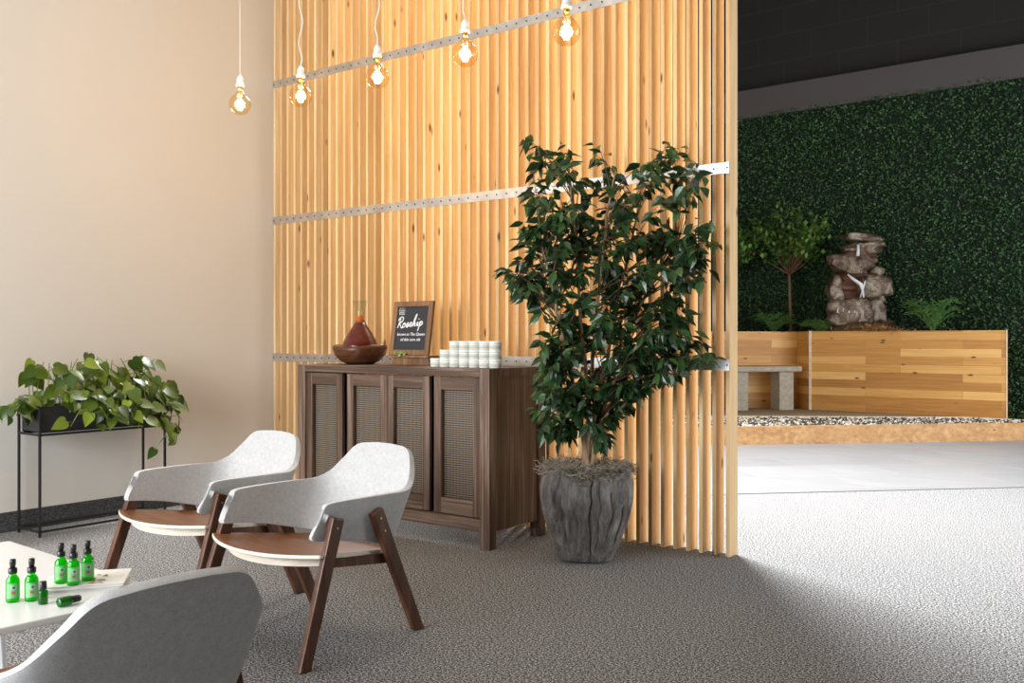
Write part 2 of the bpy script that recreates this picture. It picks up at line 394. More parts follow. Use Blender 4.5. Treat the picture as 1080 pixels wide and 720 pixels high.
# ------------------------------------------------------------------ leafy wall
hw = thing('hedge_wall', 'tall wall of dense dark green artificial foliage under the grey band', 'hedge', (-1.5, BV, 0))
MB().box((HU+1.5, 0, 0), (3.7, .11, 4.40)).build('backing', M['hedgeback'], hw)
hb = MB(); rnd = random.Random(3)
def leafquad(mb, p, d, n, L, W):
    d = d.normalized(); s = d.cross(n)
    if s.length < 1e-4: s = d.orthogonal()
    s.normalize(); nn = s.cross(d)
    m = p+d*L*.5+nn*L*.08
    mb.add([p, m+s*W, p+d*L, m-s*W], [(0, 1, 2), (0, 2, 3)])
for i in range(42000):
    u = rnd.uniform(-4.4, .9); z = rnd.uniform(.0, 4.44)
    du = u
    depth = rnd.random()**1.5*.07 + .015*math.sin(u*9+3*math.sin(z*4))
    p = Vector((du, -.0-depth, z))
    d = Vector((rnd.gauss(0, .8), -rnd.uniform(.2, 1), rnd.gauss(.1, .8)))
    leafquad(hb, p, d, Vector((rnd.gauss(0, 1), -1, rnd.gauss(0, 1))), rnd.uniform(.03, .052), rnd.uniform(.009, .016))
lv = hb.build('foliage', M['hedge'], hw)

# ------------------------------------------------------------------ raised garden bed in the hall
s2 = math.sqrt(.5)
bed = thing('garden_bed', 'low timber-edged garden bed on the tiled floor in front of the planter', 'garden bed', (-3.5, 11, 0))
def rel(mb, o): mb.T = Matrix.Translation(-Vector(o)); return mb
BO = (-3.5, 11, 0)
e0, e1 = (-7.2, -7.2+KERB_D), (-1.35, -1.35+KERB_D)
kb = MB(); kb.T = Matrix.Translation(-Vector(BO)) 
t_ = .045
kb.prism([e0, e1, (e1[0]-.02, e1[1]+.08), (e0[0], e0[1]+t_*1.414)], 0, .19)
k_o = kb.build('front_kerb', M['kerbwood'], bed)
kb = MB(); kb.T = Matrix.Translation(-Vector(BO))
a1 = (-2.45, 12.08); a2 = (-4.7, 10.55); a3 = (-7.2, 8.85)
pts = [a3, a2, a1, (e1[0], e1[1]+.05)]
for (x0, y0), (x1, y1) in zip(pts, pts[1:]):
    d = Vector((x1-x0, y1-y0)).normalized(); n = Vector((-d.y, d.x))*.035
    kb.prism([(x0, y0), (x1, y1), (x1+n.x, y1+n.y), (x0+n.x, y0+n.y)], 0.02, .19)
kb.build('inner_edging', M['ply_and_glare'], bed)
fill = MB(); fill.T = Matrix.Translation(-Vector(BO)); fill.prism([(-7.19, -7.19+KERB_D+.075), (e1[0]-.08, e1[1]+.02), (-1.9, 12.4), (-4.43, 12.4), (-4.7, 12.66), (-7.19, 10.20)], .005, .165)
fill.build('grit_bed', M['sand'], bed)
# pebbles: uncountable
pb = MB(); pb.smooth = True; cols = []
def inside(u, v):
    if v-u < KERB_D+.1 : return False
    if u < a2[0]: return v < a2[1]+(u-a2[0])*(a3[1]-a2[1])/(a3[0]-a2[0])-.02
    if u < a1[0]: return v < a2[1]+(u-a2[0])*(a1[1]-a2[1])/(a1[0]-a2[0])-.02
    return v < 12.05
cnt = 0
while cnt < 4200:
    u = rnd.uniform(-6.2, -1.5); v = rnd.uniform(7, 12.1)
    if not inside(u, v): continue
    cnt += 1; r = rnd.uniform(.014, .03)
    a = rnd.random()*PI; ca, sa = math.cos(a)*r, math.sin(a)*r
    zt = .17+rnd.random()*.012
    pb.mi = rnd.choice([0, 0, 1, 2])
    pb.add([(u+ca, v+sa, zt), (u-sa*.7, v+ca*.7, zt), (u-ca, v-sa, zt), (u+sa*.7, v-ca*.7, zt), (u, v, zt+r*.6), (u, v, zt-.01)],
           [(0, 1, 4), (1, 2, 4), (2, 3, 4), (3, 0, 4), (1, 0, 5), (2, 1, 5), (3, 2, 5), (0, 3, 5)])
tag(pb.build('pebbles', [plain('dark_pebble', (.05, .045, .04), .6), plain('tan_pebble', (.45, .36, .25), .7), plain('white_pebble', (.75, .72, .66), .6)]),
    'strip of mixed dark and pale pebbles behind the low timber kerb', 'pebbles', kind='stuff')

# planter box: front face along v=12.43, then a return and a diagonal back panel behind the bench
TOPZ = 1.21; BZ = .165
plb = thing('planter_box', 'long raised planter box clad in golden wood planks against the hedge', 'planter', (-2.07, 12.43, BZ))
A = Vector((-4.43, 12.43)); B_ = A+Vector((-.28, .28)); Cc = B_+Vector((-1, -1))*2.4
def panel(name, p0, p1, h, th, mat):
    d = Vector((p1[0]-p0[0], p1[1]-p0[1])); L = d.length; a = math.atan2(d.y, d.x)
    o = MB().box((0, 0, 0), (L, th, h)).build(name, mat, plb); o.location = (p0[0]+2.07, p0[1]-12.43, 0); o.rotation_euler = (0, 0, a); return o
ph = TOPZ-BZ
panel('front_panel', A, (-2.07, 12.43), ph, .03, M['plank'])
panel('return_panel', B_, A, ph, .03, M['plank'])
panel('rear_panel', Cc, B_, ph, .03, M['plank'])
panel('end_panel', (-2.075, 12.45), (-2.235, 13.25), ph, .03, M['plank'])
for q0, q1 in (((A.x-.012, A.y-.012), (A.x+.02, A.y+.005)), ((-2.08, 12.42), (-2.068, 12.432))):
    c_ = MB(); c_.T = Matrix.Translation((2.07, -12.43, -BZ)); c_.box((*q0, BZ), (*q1, TOPZ+.006)); c_.build('corner_trim', M['ply_and_glare'], plb)
so = MB(); so.T = Matrix.Translation((2.07, -12.43, -BZ))
so.prism([(Cc.x, Cc.y+.05), (B_.x, B_.y+.04), (A.x+.02, A.y+.03), (-2.19, 12.46), (-2.19, 13.22), (-7.1, 13.22)], TOPZ-.12, TOPZ-.03)
so.build('soil', M['soil'], plb)

# bench in front of the diagonal panel
bp = B_+Vector((.20, -.42))
bench = thing('stone_bench', 'pale cast stone bench standing in front of the plank planter', 'bench', (B_.x-.34, B_.y-.74, BZ), PI/4)
MB().box((-.85, -.2, .51), (.62, .2, .585)).build('bench_top', M['concrete'], bench, bevel=.02)
for x in (-.21, .42): MB().box((x-.1, -.15, 0), (x+.1, .15, .51)).build('leg', M['concrete'], bench, bevel=.01)

# ------------------------------------------------------------------ rock fountain
def rock_mesh(mb, c, r, seed, rot=0, flat=None):
    import bmesh
    bm = bmesh.new(); bmesh.ops.create_icosphere(bm, subdivisions=3, radius=1)
    Rm = Matrix.Rotation(rot, 3, 'Y') @ Matrix.Rotation(seed*1.7, 3, 'Z')
    vs = []
    for v in bm.verts:
        n = v.co.copy(); k = 1+.36*noise.noise(n*1.3+Vector((seed*7.1, 0, 0)))+.16*noise.noise(n*3.2+Vector((seed*3.3, 5, 0)))
        q = Vector((max(-.8, min(.8, n.x)), max(-.8, min(.8, n.y)), max(-.72, min(.72, n.z))))*k
        q = Vector((q.x*r[0], q.y*r[1], q.z*r[2])); q = Matrix.Rotation(rot, 3, 'Y') @ q
        vs.append(tuple(q+Vector(c)))
    fs = [tuple(v.index for v in f.verts) for f in bm.faces]; bm.free(); mb.smooth = True; mb.add(vs, fs)
FV = 12.85
fo = on_v(905, 340, FV)
ft = thing('rock_fountain', 'stacked rock fountain with water trickling over its ledges on the planter', 'fountain', (fo.x, FV, 0), math.radians(25))
def frock(px, py, wpx, hpx, seed, dy=0, rot=0, mat='rock'):
    d = -.604*fo.x+.797*FV; mp = d/996
    x = (px-905)*mp; z = H+(358-py)*mp
    mb = MB(); rock_mesh(mb, (x, dy, z), (wpx*mp*.62, .2 if wpx > 25 else .13, hpx*mp*.68), seed, rot)
    mb.build('rock', M[mat], ft)
frock(909, 251, 36, 8, 1, -.02, .06)
frock(912, 262, 40, 12, 2, .03, -.05)
frock(899, 263, 18, 8, 3, .05, 0)
frock(905, 272, 34, 14, 16, .05, 0, 'redrock')
frock(896, 279, 42, 17, 4, -.1, .12)
frock(882, 270, 10, 5, 5, 0)
frock(923, 286, 16, 9, 6, 0, .2)
frock(921, 302, 30, 22, 7, -.06, 0)
frock(905, 296, 44, 22, 8, .12, 0, 'redrock')
frock(885, 297, 10, 14, 9, .02, .4)
frock(903, 312, 50, 22, 18, .14, 0, 'redrock')
frock(883, 312, 16, 26, 10, -.02, -.3)
frock(923, 314, 18, 10, 11, 0, .1)
frock(895, 329, 42, 24, 12, -.14, -.12)
frock(921, 328, 20, 24, 13, -.08, 0)
frock(908, 322, 40, 22, 14, .14, 0, 'redrock')
frock(905, 342, 60, 12, 15, .05, 0, 'redrock')
def fwater(pts, r):
    d = -.604*fo.x+.797*FV; mp = d/996
    mb = MB(); mb.smooth = True
    mb.tube([((px-905)*mp, y, H+(358-py)*mp) for px, py, y in pts], r, 6); mb.build('water_stream', M['waterwhite'], ft)
M['waterwhite'] = plain('foaming_water', (.75, .78, .80), .15)
fwater([(904, 259, -.13), (904, 264, -.15), (903, 272, -.16)], [.02, .018, .03])
fwater([(893, 290, -.2), (898, 295, -.22), (906, 301, -.22), (908, 308, -.2), (909, 316, -.2)], [.012, .02, .03, .016, .012])
fwater([(910, 297, -.23), (908, 305, -.22), (905, 316, -.2)], [.012, .012, .008])
for k in range(5): fwater([(883+k*5.5, 324-k*1.0, -.27), (882+k*5.6, 330, -.285), (881+k*5.8, 339, -.26)], [.005, .009, .012])

# plants on the planter
def small_tree(px, base_py, cx, cy, wpx, hpx, v, label, seed, nl=420):
    r = random.Random(seed); b = on_v(px, base_py, v); b.z = TOPZ-.04
    d = -.604*b.x+.797*v; mp = d/996; top = H+(358-cy)*mp
    t = thing('topiary_tree', label, 'tree', tuple(b))
    zc = top-b.z; R1 = wpx*mp/2; R2 = hpx*mp/2
    st = MB(); st.smooth = True; st.tube([(0, 0, 0), (-.02, .01, .4), (-.03, 0, zc-R2*.75)], [.028, .022, .02], 8); fork = Vector((-.03, 0, zc-R2*.75))
    fl = MB()
    for i in range(30):
        a = r.uniform(0, 2*PI); rr = math.sqrt(r.random()); e = Vector((rr*R1*math.cos(a), rr*min(R1, .36)*math.sin(a), r.uniform(-.35, .95)*R2*(1.15-.5*rr)+zc))
        mid = fork.lerp(e, .5)+Vector((0, 0, -.03)); st.tube([fork, mid, e], [.011, .007, .003], 5)
        for k in range(nl//22):
            q = mid.lerp(e, r.uniform(.1, 1.1))+Vector([r.gauss(0, .05) for _ in range(3)])
            leafquad(fl, q, Vector((r.gauss(0, 1), r.gauss(0, 1), r.gauss(.5, .8))), Vector((0, 0, 1)), r.uniform(.06, .10), r.uniform(.022, .034))
    st.build('trunk', M['darkbark'], t); fl.build('foliage', M['shrub'], t)
small_tree(835, 337, 829, 258, 96, 84, 12.85, 'small round-headed tree on a thin trunk left of the rock fountain', 5, 900)
small_tree(774, 337, 772, 262, 58, 54, 12.72, 'small tree on the planter half hidden behind the end of the slat screen', 6, 700)
def fern(name, px, v, wpx, hpx, n, label, seed, cat='plant', arch=1.0):
    r = random.Random(seed); b = on_v(px, 345, v); d = -.604*b.x+.797*v; mp = d/996
    t = thing(name, label, cat, (b.x, v, TOPZ-.05)); fl = MB()
    for i in range(n):
        a = r.uniform(0, 2*PI); L = wpx*mp/2*r.uniform(.5, 1); hh = hpx*mp*r.uniform(.5, 1)
        prev = Vector((0, 0, 0)); pts = []
        for k in range(8):
            s = k/7; pts.append(Vector((math.cos(a)*L*s, math.sin(a)*min(L, .22)*s, .03+hh*math.sin(s*PI*.62*arch))))
        for k in range(1, 8):
            dd = pts[k]-pts[k-1]; sd = dd.cross(Vector((0, 0, 1))).normalized() if dd.length > 1e-5 else Vector((1, 0, 0))
            for sg in (-1, 1):
                leafquad(fl, pts[k], dd.normalized()*.6+sd*sg+Vector((0, 0, .2)), Vector((0, 0, 1)), r.uniform(.07, .11), .017)
        fl.tube(pts, .003, 4)
    fl.build('foliage', M['fern'], t); return t
fern('fern', 816, 12.78, 50, 20, 24, 'arching fern at the foot of the small tree on the planter', 1)
fern('low_shrub', 866, 12.62, 52, 13, 44, 'low spreading green plant trailing over the planter edge beside the fountain', 2)
fern('fern', 984, 12.65, 66, 34, 34, 'bushy fern on the planter right of the rock fountain', 3)
mu = MB(); r = random.Random(4)
for i in range(900):
    u = r.gauss(0, .28); p = Vector((u, r.gauss(0, .08), max(0, .09*math.exp(-(u/.4)**2))*r.uniform(.3, 1.0)))
    leafquad(mu, p, Vector((r.gauss(0, 1), r.gauss(0, 1), r.gauss(0, .4))), Vector((0, 0, 1)), r.uniform(.05, .11), .008)
mm = on_v(915, 345, 12.6)
mu.add([(-.6, -.1, -.0), (.6, -.1, 0), (.6, .2, 0), (-.6, .2, 0), (0, .03, .08)], [(0, 1, 4), (1, 2, 4), (2, 3, 4), (3, 0, 4)])
tag(mu.build('straw_mulch', M['straw'], loc=(mm.x, 12.6, TOPZ-.03)), 'tan straw mulch heaped on the planter below the rock fountain', 'mulch', kind='stuff')

# ------------------------------------------------------------------ slat screen
scr = thing('slat_screen', 'tall screen of upright golden wood slats tied by three steel straps', 'room divider', (-3.78, 4.45, 0))
SL, SD, N = .021, .095, 49
pitch = (3.56-.021)/(N-1)
me0 = None
for i in range(N):
    x = LU+.0+i*pitch+.78-.78; x = (-5.555+i*pitch)
    if me0 is None:
        o = MB().box((0, 0, 0), (SL, SD, 4.285)).build('slat', M['slat'], scr, (x+3.78, 0, .005)); me0 = o
    else:
        o = me0.copy(); C.objects.link(o); o.location = (x+3.78, 0, .005)
for z in (.972, 1.966, 2.958):
    sm = MB(); sm.box((-1.775, -.006, z-.028), (1.784, -.0005, z+.028))
    sm.mi = 1
    for i in range(N):
        x = -5.555+i*pitch+3.78+SL/2
        sm.T = Matrix.Translation((x, -.006, z)) @ Matrix.Rotation(PI/2, 4, 'X')
        sm.lathe([(.0055, 0), (.0045, .003), (0, .0035)], 8)
    sm.build('strap', [M['steel'], M['black']], scr)

# ------------------------------------------------------------------ sideboard
CW, CD, CH = 1.513, .51, .948
cab = thing('sideboard', 'dark weathered wood sideboard with four woven-panel doors in front of the slat screen', 'sideboard', (-3.06-CW, 3.846, 0))
MB().box((.068, .0, CH-.045), (CW-.068, CD, CH)).build('top', M['oldwoodx'], cab, bevel=.003)
for x in (0, CW-.068):
    for y in (0, CD-.06): MB().box((x, y, 0), (x+.068, y+.06, CH)).build('leg', M['oldwood'], cab, bevel=.004)
MB().box((.012, .06, .09), (.032, CD-.06, CH-.002)).build('side_panel', M['oldwood'], cab)
MB().box((CW-.032, .06, .09), (CW-.012, CD-.06, CH-.045)).build('side_panel', M['oldwood'], cab)
for x in (.004, CW-.045): MB().box((x, .06, CH-.045), (x+.041, CD-.06, CH-.0)).build('top_rail', M['oldwood'], cab)
MB().box((.068, .004, .09), (CW-.068, .05, .155)).build('bottom_rail', M['oldwoodx'], cab, bevel=.003)
MB().box((.04, .058, .10), (CW-.04, .064, CH-.05)).build('back_board', M['inner'], cab)
d0, d1 = .072, CW-.072; z0, z1 = .16, CH-.049
xs = [(d0, d0+.315), (d0+.357, d0+.357+.325), (d0+.357+.328, d0+.357+.328+.325), (d1-.325, d1)]
for x0, x1 in xs:
    W_ = x1-x0; hh = z1-z0; e = .05
    fr = MB(); fr.box((0, 0, 0), (e, .024, hh)); fr.box((W_-e, 0, 0), (W_, .024, hh)); 
    door = fr.build('door', M['oldwood'], cab, (x0, .012, z0), bevel=.003)
    for q0, q1 in ((0, .085), (hh-.07, hh)): MB().box((e, .001, q0), (W_-e, .023, q1)).build('door_rail', M['oldwoodx'], door, bevel=.002)
    MB().box((e-.005, .030, .08), (W_-e+.005, .034, hh-.065)).build('woven_panel', M['cane'], door)

# ------------------------------------------------------------------ things on the sideboard
ct = CH+.0008
bowl = thing('wooden_bowl', 'dark polished carved wood bowl holding the glass decanter on the sideboard', 'bowl', (-4.285, 4.10, ct))
bm_ = MB(); bm_.smooth = True
prof = [(0.02, 0), (.075, .0), (.115, .018), (.150, .055), (.164, .095), (.160, .112), (.150, .115), (.128, .108), (.10, .07), (.06, .055), (0, .052)]
n = 40; vs = []; fs = []
for j, (rr, z) in enumerate(prof):
    for k in range(n):
        a = 2*PI*k/n; wob = 1+.04*math.sin(2*a+.6)+.015*math.sin(5*a); zz = z*(1+.06*math.sin(2*a+1)) if z > .08 else z
        vs.append((rr*wob*math.cos(a), rr*wob*math.sin(a), zz))
for j in range(len(prof)-1):
    for k in range(n): fs.append((j*n+k, j*n+(k+1) % n, (j+1)*n+(k+1) % n, (j+1)*n+k))
fs.append(tuple(range(n-1, -1, -1)))
bm_.add(vs, fs); bm_.build('bowl_body', M['bowlwood'], bowl)
dec = thing('glass_decanter', 'clear glass decanter of deep red oil standing in the wooden bowl', 'decanter', (-4.285, 4.10, ct+.058))
g = MB(); g.smooth = True
g.lathe([(.05, .0), (.085, .012), (.112, .04), (.113, .055), (.10, .09), (.075, .135), (.045, .18), (.030, .21), (.0275, .25), (.030, .29), (.046, .335)], 40); g.f.pop()
g.m.pop(); g.sm.pop()
g.build('flask', M['clear'], dec)
g = MB(); g.smooth = True
g.lathe([(.0, .006), (.07, .006), (.107, .038), (.109, .055), (.096, .09), (.072, .134), (.043, .178), (.030, .2)], 40); g.build('liquid', M['oil'], dec)
g = MB(); g.smooth = True
g.lathe([(.029, .202), (.026, .22), (.0245, .25), (0, .252)], 24); g.build('neck_liquid', M['orangeoil'], dec)

# chalkboard sign
sg = thing('chalkboard_sign', 'small framed chalkboard easel lettered Rosehip in white on the sideboard', 'sign', (-3.865, 4.12, ct))
MB().box((-.165, -.055, .045), (.175, .035, .058)).build('ledge', M['framewood'], sg, bevel=.002)
MB().box((-.13, -.03, 0), (.16, .03, .045)).build('base_block', M['framewood'], sg, bevel=.002)
tilt = Matrix.Rotation(math.radians(-10), 4, 'X')
fw_, fh_ = .315, .325
brd = MB(); brd.box((-fw_/2+.025, 0, .025), (fw_/2-.025, .008, fh_-.025)); brd = brd.build('board', M['slate'], sg, (0, -.03, .0585), (math.radians(-9), 0, 0))
f = MB(); e = .032
f.box((-fw_/2, -.008, 0), (-fw_/2+e, .014, fh_)); f.box((fw_/2-e, -.008, 0), (fw_/2, .014, fh_)); f.box((-fw_/2+e, -.008, 0), (fw_/2-e, .014, e)); f.box((-fw_/2+e, -.008, fh_-e), (fw_/2-e, .014, fh_))
f.build('frame', M['framewood'], sg, (0, -.03, .0585), (math.radians(-9), 0, 0), bevel=.003)
# lettering, brushed strokes
L = {'R': [[(.02, -.02), (.12, .45), (.2, .92)], [(-.04, .7), (.12, 1.0), (.42, 1.04), (.56, .84), (.42, .6), (.14, .48)], [(.14, .48), (.34, .22), (.52, -.02), (.64, .06)]],
     'o': [[(.15, .42), (.02, .25), (.05, .02), (.22, .02), (.32, .25), (.22, .43), (.12, .38), (.4, .35)]],
     's': [[(0, .1), (.2, .45), (.22, .3), (.28, .1), (.15, -.02), (.02, .05), (.3, .12), (.38, .2)]],
     'e': [[(0, .15), (.22, .28), (.2, .42), (.05, .38), (.02, .12), (.15, 0), (.36, .15)]],
     'h': [[(0, .1), (.25, .8), (.3, 1.15), (.18, 1.1), (.08, .5), (.02, 0)], [(.04, .15), (.2, .42), (.28, .35), (.26, .05), (.42, .1)]],
     'i': [[(0, .1), (.1, .42), (.1, .05), (.24, .1)], [(.14, .66), (.17, .72)]],
     'p': [[(0, .15), (.14, .45), (.05, -.1), (-.02, -.5)], [(.08, .2), (.22, .46), (.36, .35), (.3, .08), (.12, .04), (.5, .2)]]}
def smooth_pts(p, k=5):
    P = [Vector((a, b)) for a, b in p]; o = []
    for i in range(len(P)-1):
        a, b, c, d = P[max(i-1, 0)], P[i], P[i+1], P[min(i+2, len(P)-1)]
        for j in range(k):
            t = j/k; o.append(.5*((2*b)+(c-a)*t+(2*a-5*b+4*c-d)*t*t+(3*b-a-3*c+d)*t**3))
    return o+[P[-1]]
wr = MB(); x = -.114; sc = .062
for ch, adv in zip('Rosehip', (.50, .36, .34, .32, .40, .24, .5)):
    for st in L[ch]:
        pp = smooth_pts(st); base = .166+.012*(x+.1)/.2
        q = [(x+(p.x+.15*p.y)*sc, -.0015, base+p.y*sc) for p in pp]
        wr.tube(q, [.0038 if k % 9 < 5 else .0028 for k in range(len(q))], 6)
    x += adv*sc*1.28
# crown emblem
for st in ([(-.114, .268), (-.108, .288), (-.098, .272), (-.089, .291), (-.080, .272), (-.071, .288), (-.066, .268), (-.114, .268)], [(-.110, .260), (-.110, .246), (-.068, .246), (-.068, .260), (-.110, .260)]):
    wr.tube([(a, -.001, b) for a, b in st], .0013, 5)
for i in range(5): wr.tube([(-.104+i*.0075, -.001, .249), (-.104+i*.0075, -.001, .257)], .0010, 5)
wr.build('lettering', M['chalk'], brd)
for txt, z, sz in (('known as The Queen', .118, .0255), ('of skin care oils', .086, .0255)):
    cu = bpy.data.curves.new('small_lettering', 'FONT'); cu.body = txt; cu.size = sz; cu.align_x = 'CENTER'; cu.extrude = .0008; cu.resolution_u = 3; cu.shear = .2
    to = bpy.data.objects.new('tmp', cu); C.objects.link(to); dg = bpy.context.evaluated_depsgraph_get(); dg.update()
    tm = bpy.data.meshes.new_from_object(to.evaluated_get(dg)); bpy.data.objects.remove(to)
    tm.name = 'small_lettering'; link('small_lettering', tm, M['chalk'], brd, (0, -.001, z), (PI/2, 0, 0))
sp = MB()
for k in range(7):
    leafquad(sp, Vector((-.10+k*.012, -.02, .004+.002*(k % 3))), Vector((1, -.3+.25*(k % 3), .35-.2*(k % 4))), Vector((0, -1, .5)), .04, .010)
sp.tube([(-.11, -.02, .012), (-.05, -.02, .018), (0.0, -.02, .008)], .002, 5)
tag(sp.build('herb_sprig', M['sprig'], loc=(-3.865, 4.085, ct+.0595)), 'small olive green leaf sprig lying on the chalkboard ledge', 'sprig')

# jars: pyramid of white tins, all alike
JR, JH, JP = .0335, .0475, .0700
def make_jar():
    t = thing('ointment_jar', '', 'jar', (0, 0, 0), 0, 'white ointment jars stacked on the sideboard')
    m = MB(); m.smooth = True; m.lathe([(JR-.003, 0), (JR-.001, .002), (JR-.001, .032), (JR-.003, .033)], 24); m.build('jar_body', M['jar'], t)
    m = MB(); m.smooth = True; m.lathe([(JR-.0006, .008), (JR-.0004, .0081), (JR-.0004, .026), (JR-.0006, .0261)], 24); m.build('label_band', M['jarlabel'], t)
    m = MB(); m.smooth = True; m.lathe([(JR-.002, .033), (JR, .034), (JR, .0455), (JR-.002, .047)], 24); m.build('lid', M['jar'], t)
    return t
jx0 = on_v(453, 380, 3.93).x
rows = [(7, 0, 'bottom'), (6, 1, 'middle'), (5, 2, 'top')]
ordn = ['first', 'second', 'third', 'fourth', 'fifth', 'sixth', 'seventh']
proto = None
for cnt_, row, nm in rows:
    for k in range(cnt_):
        t = proto if proto is None else copy_tree(proto)
        if proto is None: t = proto = make_jar()
        t.location = (jx0+(k+row)*JP+JP/2, 3.95, ct+row*(JH+.0005))
        if k == 0: wh = 'leftmost jar'
        elif k == cnt_-1: wh = 'rightmost jar'
        else: wh = ordn[k]+' jar from the left'
        t['label'] = f'small white jar in the {nm} row of the stack, {wh}'

# ------------------------------------------------------------------ pendant bulbs
cords = [(-4.585, 3.43, 0), (-4.157, 3.52, 1), (-3.536, 3.506, 1), (-2.917, 3.48, 1), (-2.346, 3.50, 0)]
lab = ['bare globe bulb on a thin cord hanging against the beige wall', 'bare globe bulb on a wavy cord, second along from the beige wall',
       'bare globe bulb hanging between the two other bulbs on the left half of the slats', 'bare globe bulb on a short cord, fourth along from the beige wall',
       'bare globe bulb nearest the slat screen end, its socket over the top strap']
lab[2] = 'bare globe bulb in the middle of the row of five hanging bulbs'
bz = 2.47
for i, (x, y, wv) in enumerate(cords):
    t = thing('pendant_bulb', lab[i], 'lamp', (x, y, bz), 0, 'globe bulbs hanging on cords')
    m = MB(); m.smooth = True; R = .0625
    pr = [(R*math.sin(a), -R*math.cos(a)) for a in [PI*k/20 for k in range(1, 17)]]
    pr = [(0.0005, -R)]+pr+[(.026, .062), (.017, .074), (.0145, .088)]
    m.lathe(pr, 32); m.build('globe', M['bulb'], t)
    m = MB(); m.smooth = True
    for k in range(6):
        a = 2*PI*k/6; a2 = a+.5
        m.tube([(.008*math.cos(a), .008*math.sin(a), .026), (.016*math.cos(a2), .016*math.sin(a2), -.004), (.009*math.cos(a), .009*math.sin(a), -.032)], .0045, 6)
    m.build('filament', M['filament'], t)
    m = MB(); m.smooth = True; m.lathe([(.003, .0), (.003, .04), (.010, .08)], 10); m.build('glass_stem', M['bulb'], t)
    m = MB(); m.smooth = True; m.lathe([(.0145, .082), (.0155, .084), (.0155, .104), (.014, .106)], 20); m.build('screw_cap', M['brass'], t)
    m = MB(); m.smooth = True; m.lathe([(.021, .104), (.024, .106), (.024, .120), (.0185, .123), (.0185, .132), (.020, .134), (.019, .148), (.009, .165), (.004, .172)], 24); m.build('socket', M['porcelain'], t)
    m = MB(); m.smooth = True
    pts = []
    for k in range(41):
        z = .170+(4.3-bz-.17)*k/40; am = .012*wv*math.sin(k*1.15+i)*(1-k/60); pts.append((am if k else 0, .5*am if k else 0, z))
    m.tube(pts, .0032 if i else .0022, 6); m.build('cord', M['cordw'], t)
    ld = bpy.data.lights.new('bulb_light', 'POINT'); ld.energy = 7.5; ld.color = (1, .72, .42); ld.shadow_soft_size = .035
    lo = bpy.data.objects.new('bulb_light', ld); C.objects.link(lo); lo.parent = t; lo.location = (0, 0, 0)

# ------------------------------------------------------------------ potted ficus
pc = Vector((-2.572, 4.02, 0))
fic = thing('potted_ficus', 'tall weeping ficus in a carved grey stone pot before the slat screen', 'potted plant', tuple(pc))
pm = MB(); pm.smooth = True; n = 96
prof = [(.115, 0), (.135, .01), (.165, .07), (.200, .16), (.228, .25), (.242, .33), (.243, .38), (.228, .425), (.205, .445), (.190, .445), (.188, .40), (.0, .40)]
vs = []; fs = []
def pot_r(a, z):
    # rounded-square section with an edge towards the viewer
    q = a-math.radians(-61); c_, s_ = abs(math.cos(2*(q)*.5)), abs(math.sin(2*(q)*.5))
    return (1.0/((c_**2.6+s_**2.6)**(1/2.6)))
n = 300; pr2 = []
for (r0, z0_), (r1, z1_) in zip(prof, prof[1:]):
    for k in range(5): pr2.append((r0+(r1-r0)*k/5, z0_+(z1_-z0_)*k/5))
prof = pr2+[prof[-1]]
rg = random.Random(8); grooves = [(2*PI*(k+rg.uniform(-.3, .3))/26, rg.uniform(.02, .16), rg.uniform(.22, .42), rg.uniform(-1.2, 1.2), rg.uniform(.010, .022)) for k in range(26)]
for j, (rr, z) in enumerate(prof):
    for k in range(n):
        a = 2*PI*k/n; q = a-math.radians(-59)
        sq = 1/((abs(math.cos(q))**3.6+abs(math.sin(q))**3.6)**(1/3.6)); R = rr*(.955*sq)
        R *= 1+.018*math.sin(9*a+z*5)+.012*noise.noise(Vector((math.cos(a)*4, math.sin(a)*4, z*5)))*2
        if rr > .1:
            for (ga, g0, g1, dr, dp) in grooves:
                if g0 < z < g1+.05:
                    c0 = ga+dr*(z-.25)**2*3+.02*math.sin(z*40+ga*5); df = (a-c0+PI) % (2*PI)-PI
                    if abs(df) < .12: R -= dp*math.exp(-(df/.022)**2)*min(1, (z-g0)/.04)
        zz = z+(.018*math.sin(3*a+1)+.012*math.sin(7*a) if z > .4 else 0)
        vs.append((R*math.cos(a), R*math.sin(a), zz))
for j in range(len(prof)-1):
    for k in range(n): fs.append((j*n+k, j*n+(k+1) % n, (j+1)*n+(k+1) % n, (j+1)*n+k))
fs.append(tuple(range(n-1, -1, -1))); pm.add(vs, fs); pm.build('pot', M['pot'], fic)
r = random.Random(11); ms = MB()
for i in range(2300):
    a = r.uniform(0, 2*PI); rr = .19*math.sqrt(r.random())*1.22; z = .435+r.uniform(-.02, .035)+(.01 if rr > .15 else 0)
    p = Vector((rr*math.cos(a), rr*math.sin(a), z)); b = r.uniform(0, 2*PI); L_ = r.uniform(.02, .045)
    q = [p]
    for k in range(3): b += r.gauss(0, .9); q.append(q[-1]+Vector((math.cos(b)*L_*.5, math.sin(b)*L_*.5, r.gauss(0, .008))))
    ms.tube(q, .0015, 3, False)
ms.build('moss', M['moss'], fic)
MB().lathe([(.185, .40), (.18, .425), (0, .43)], 32).build('soil', M['soil'], fic)

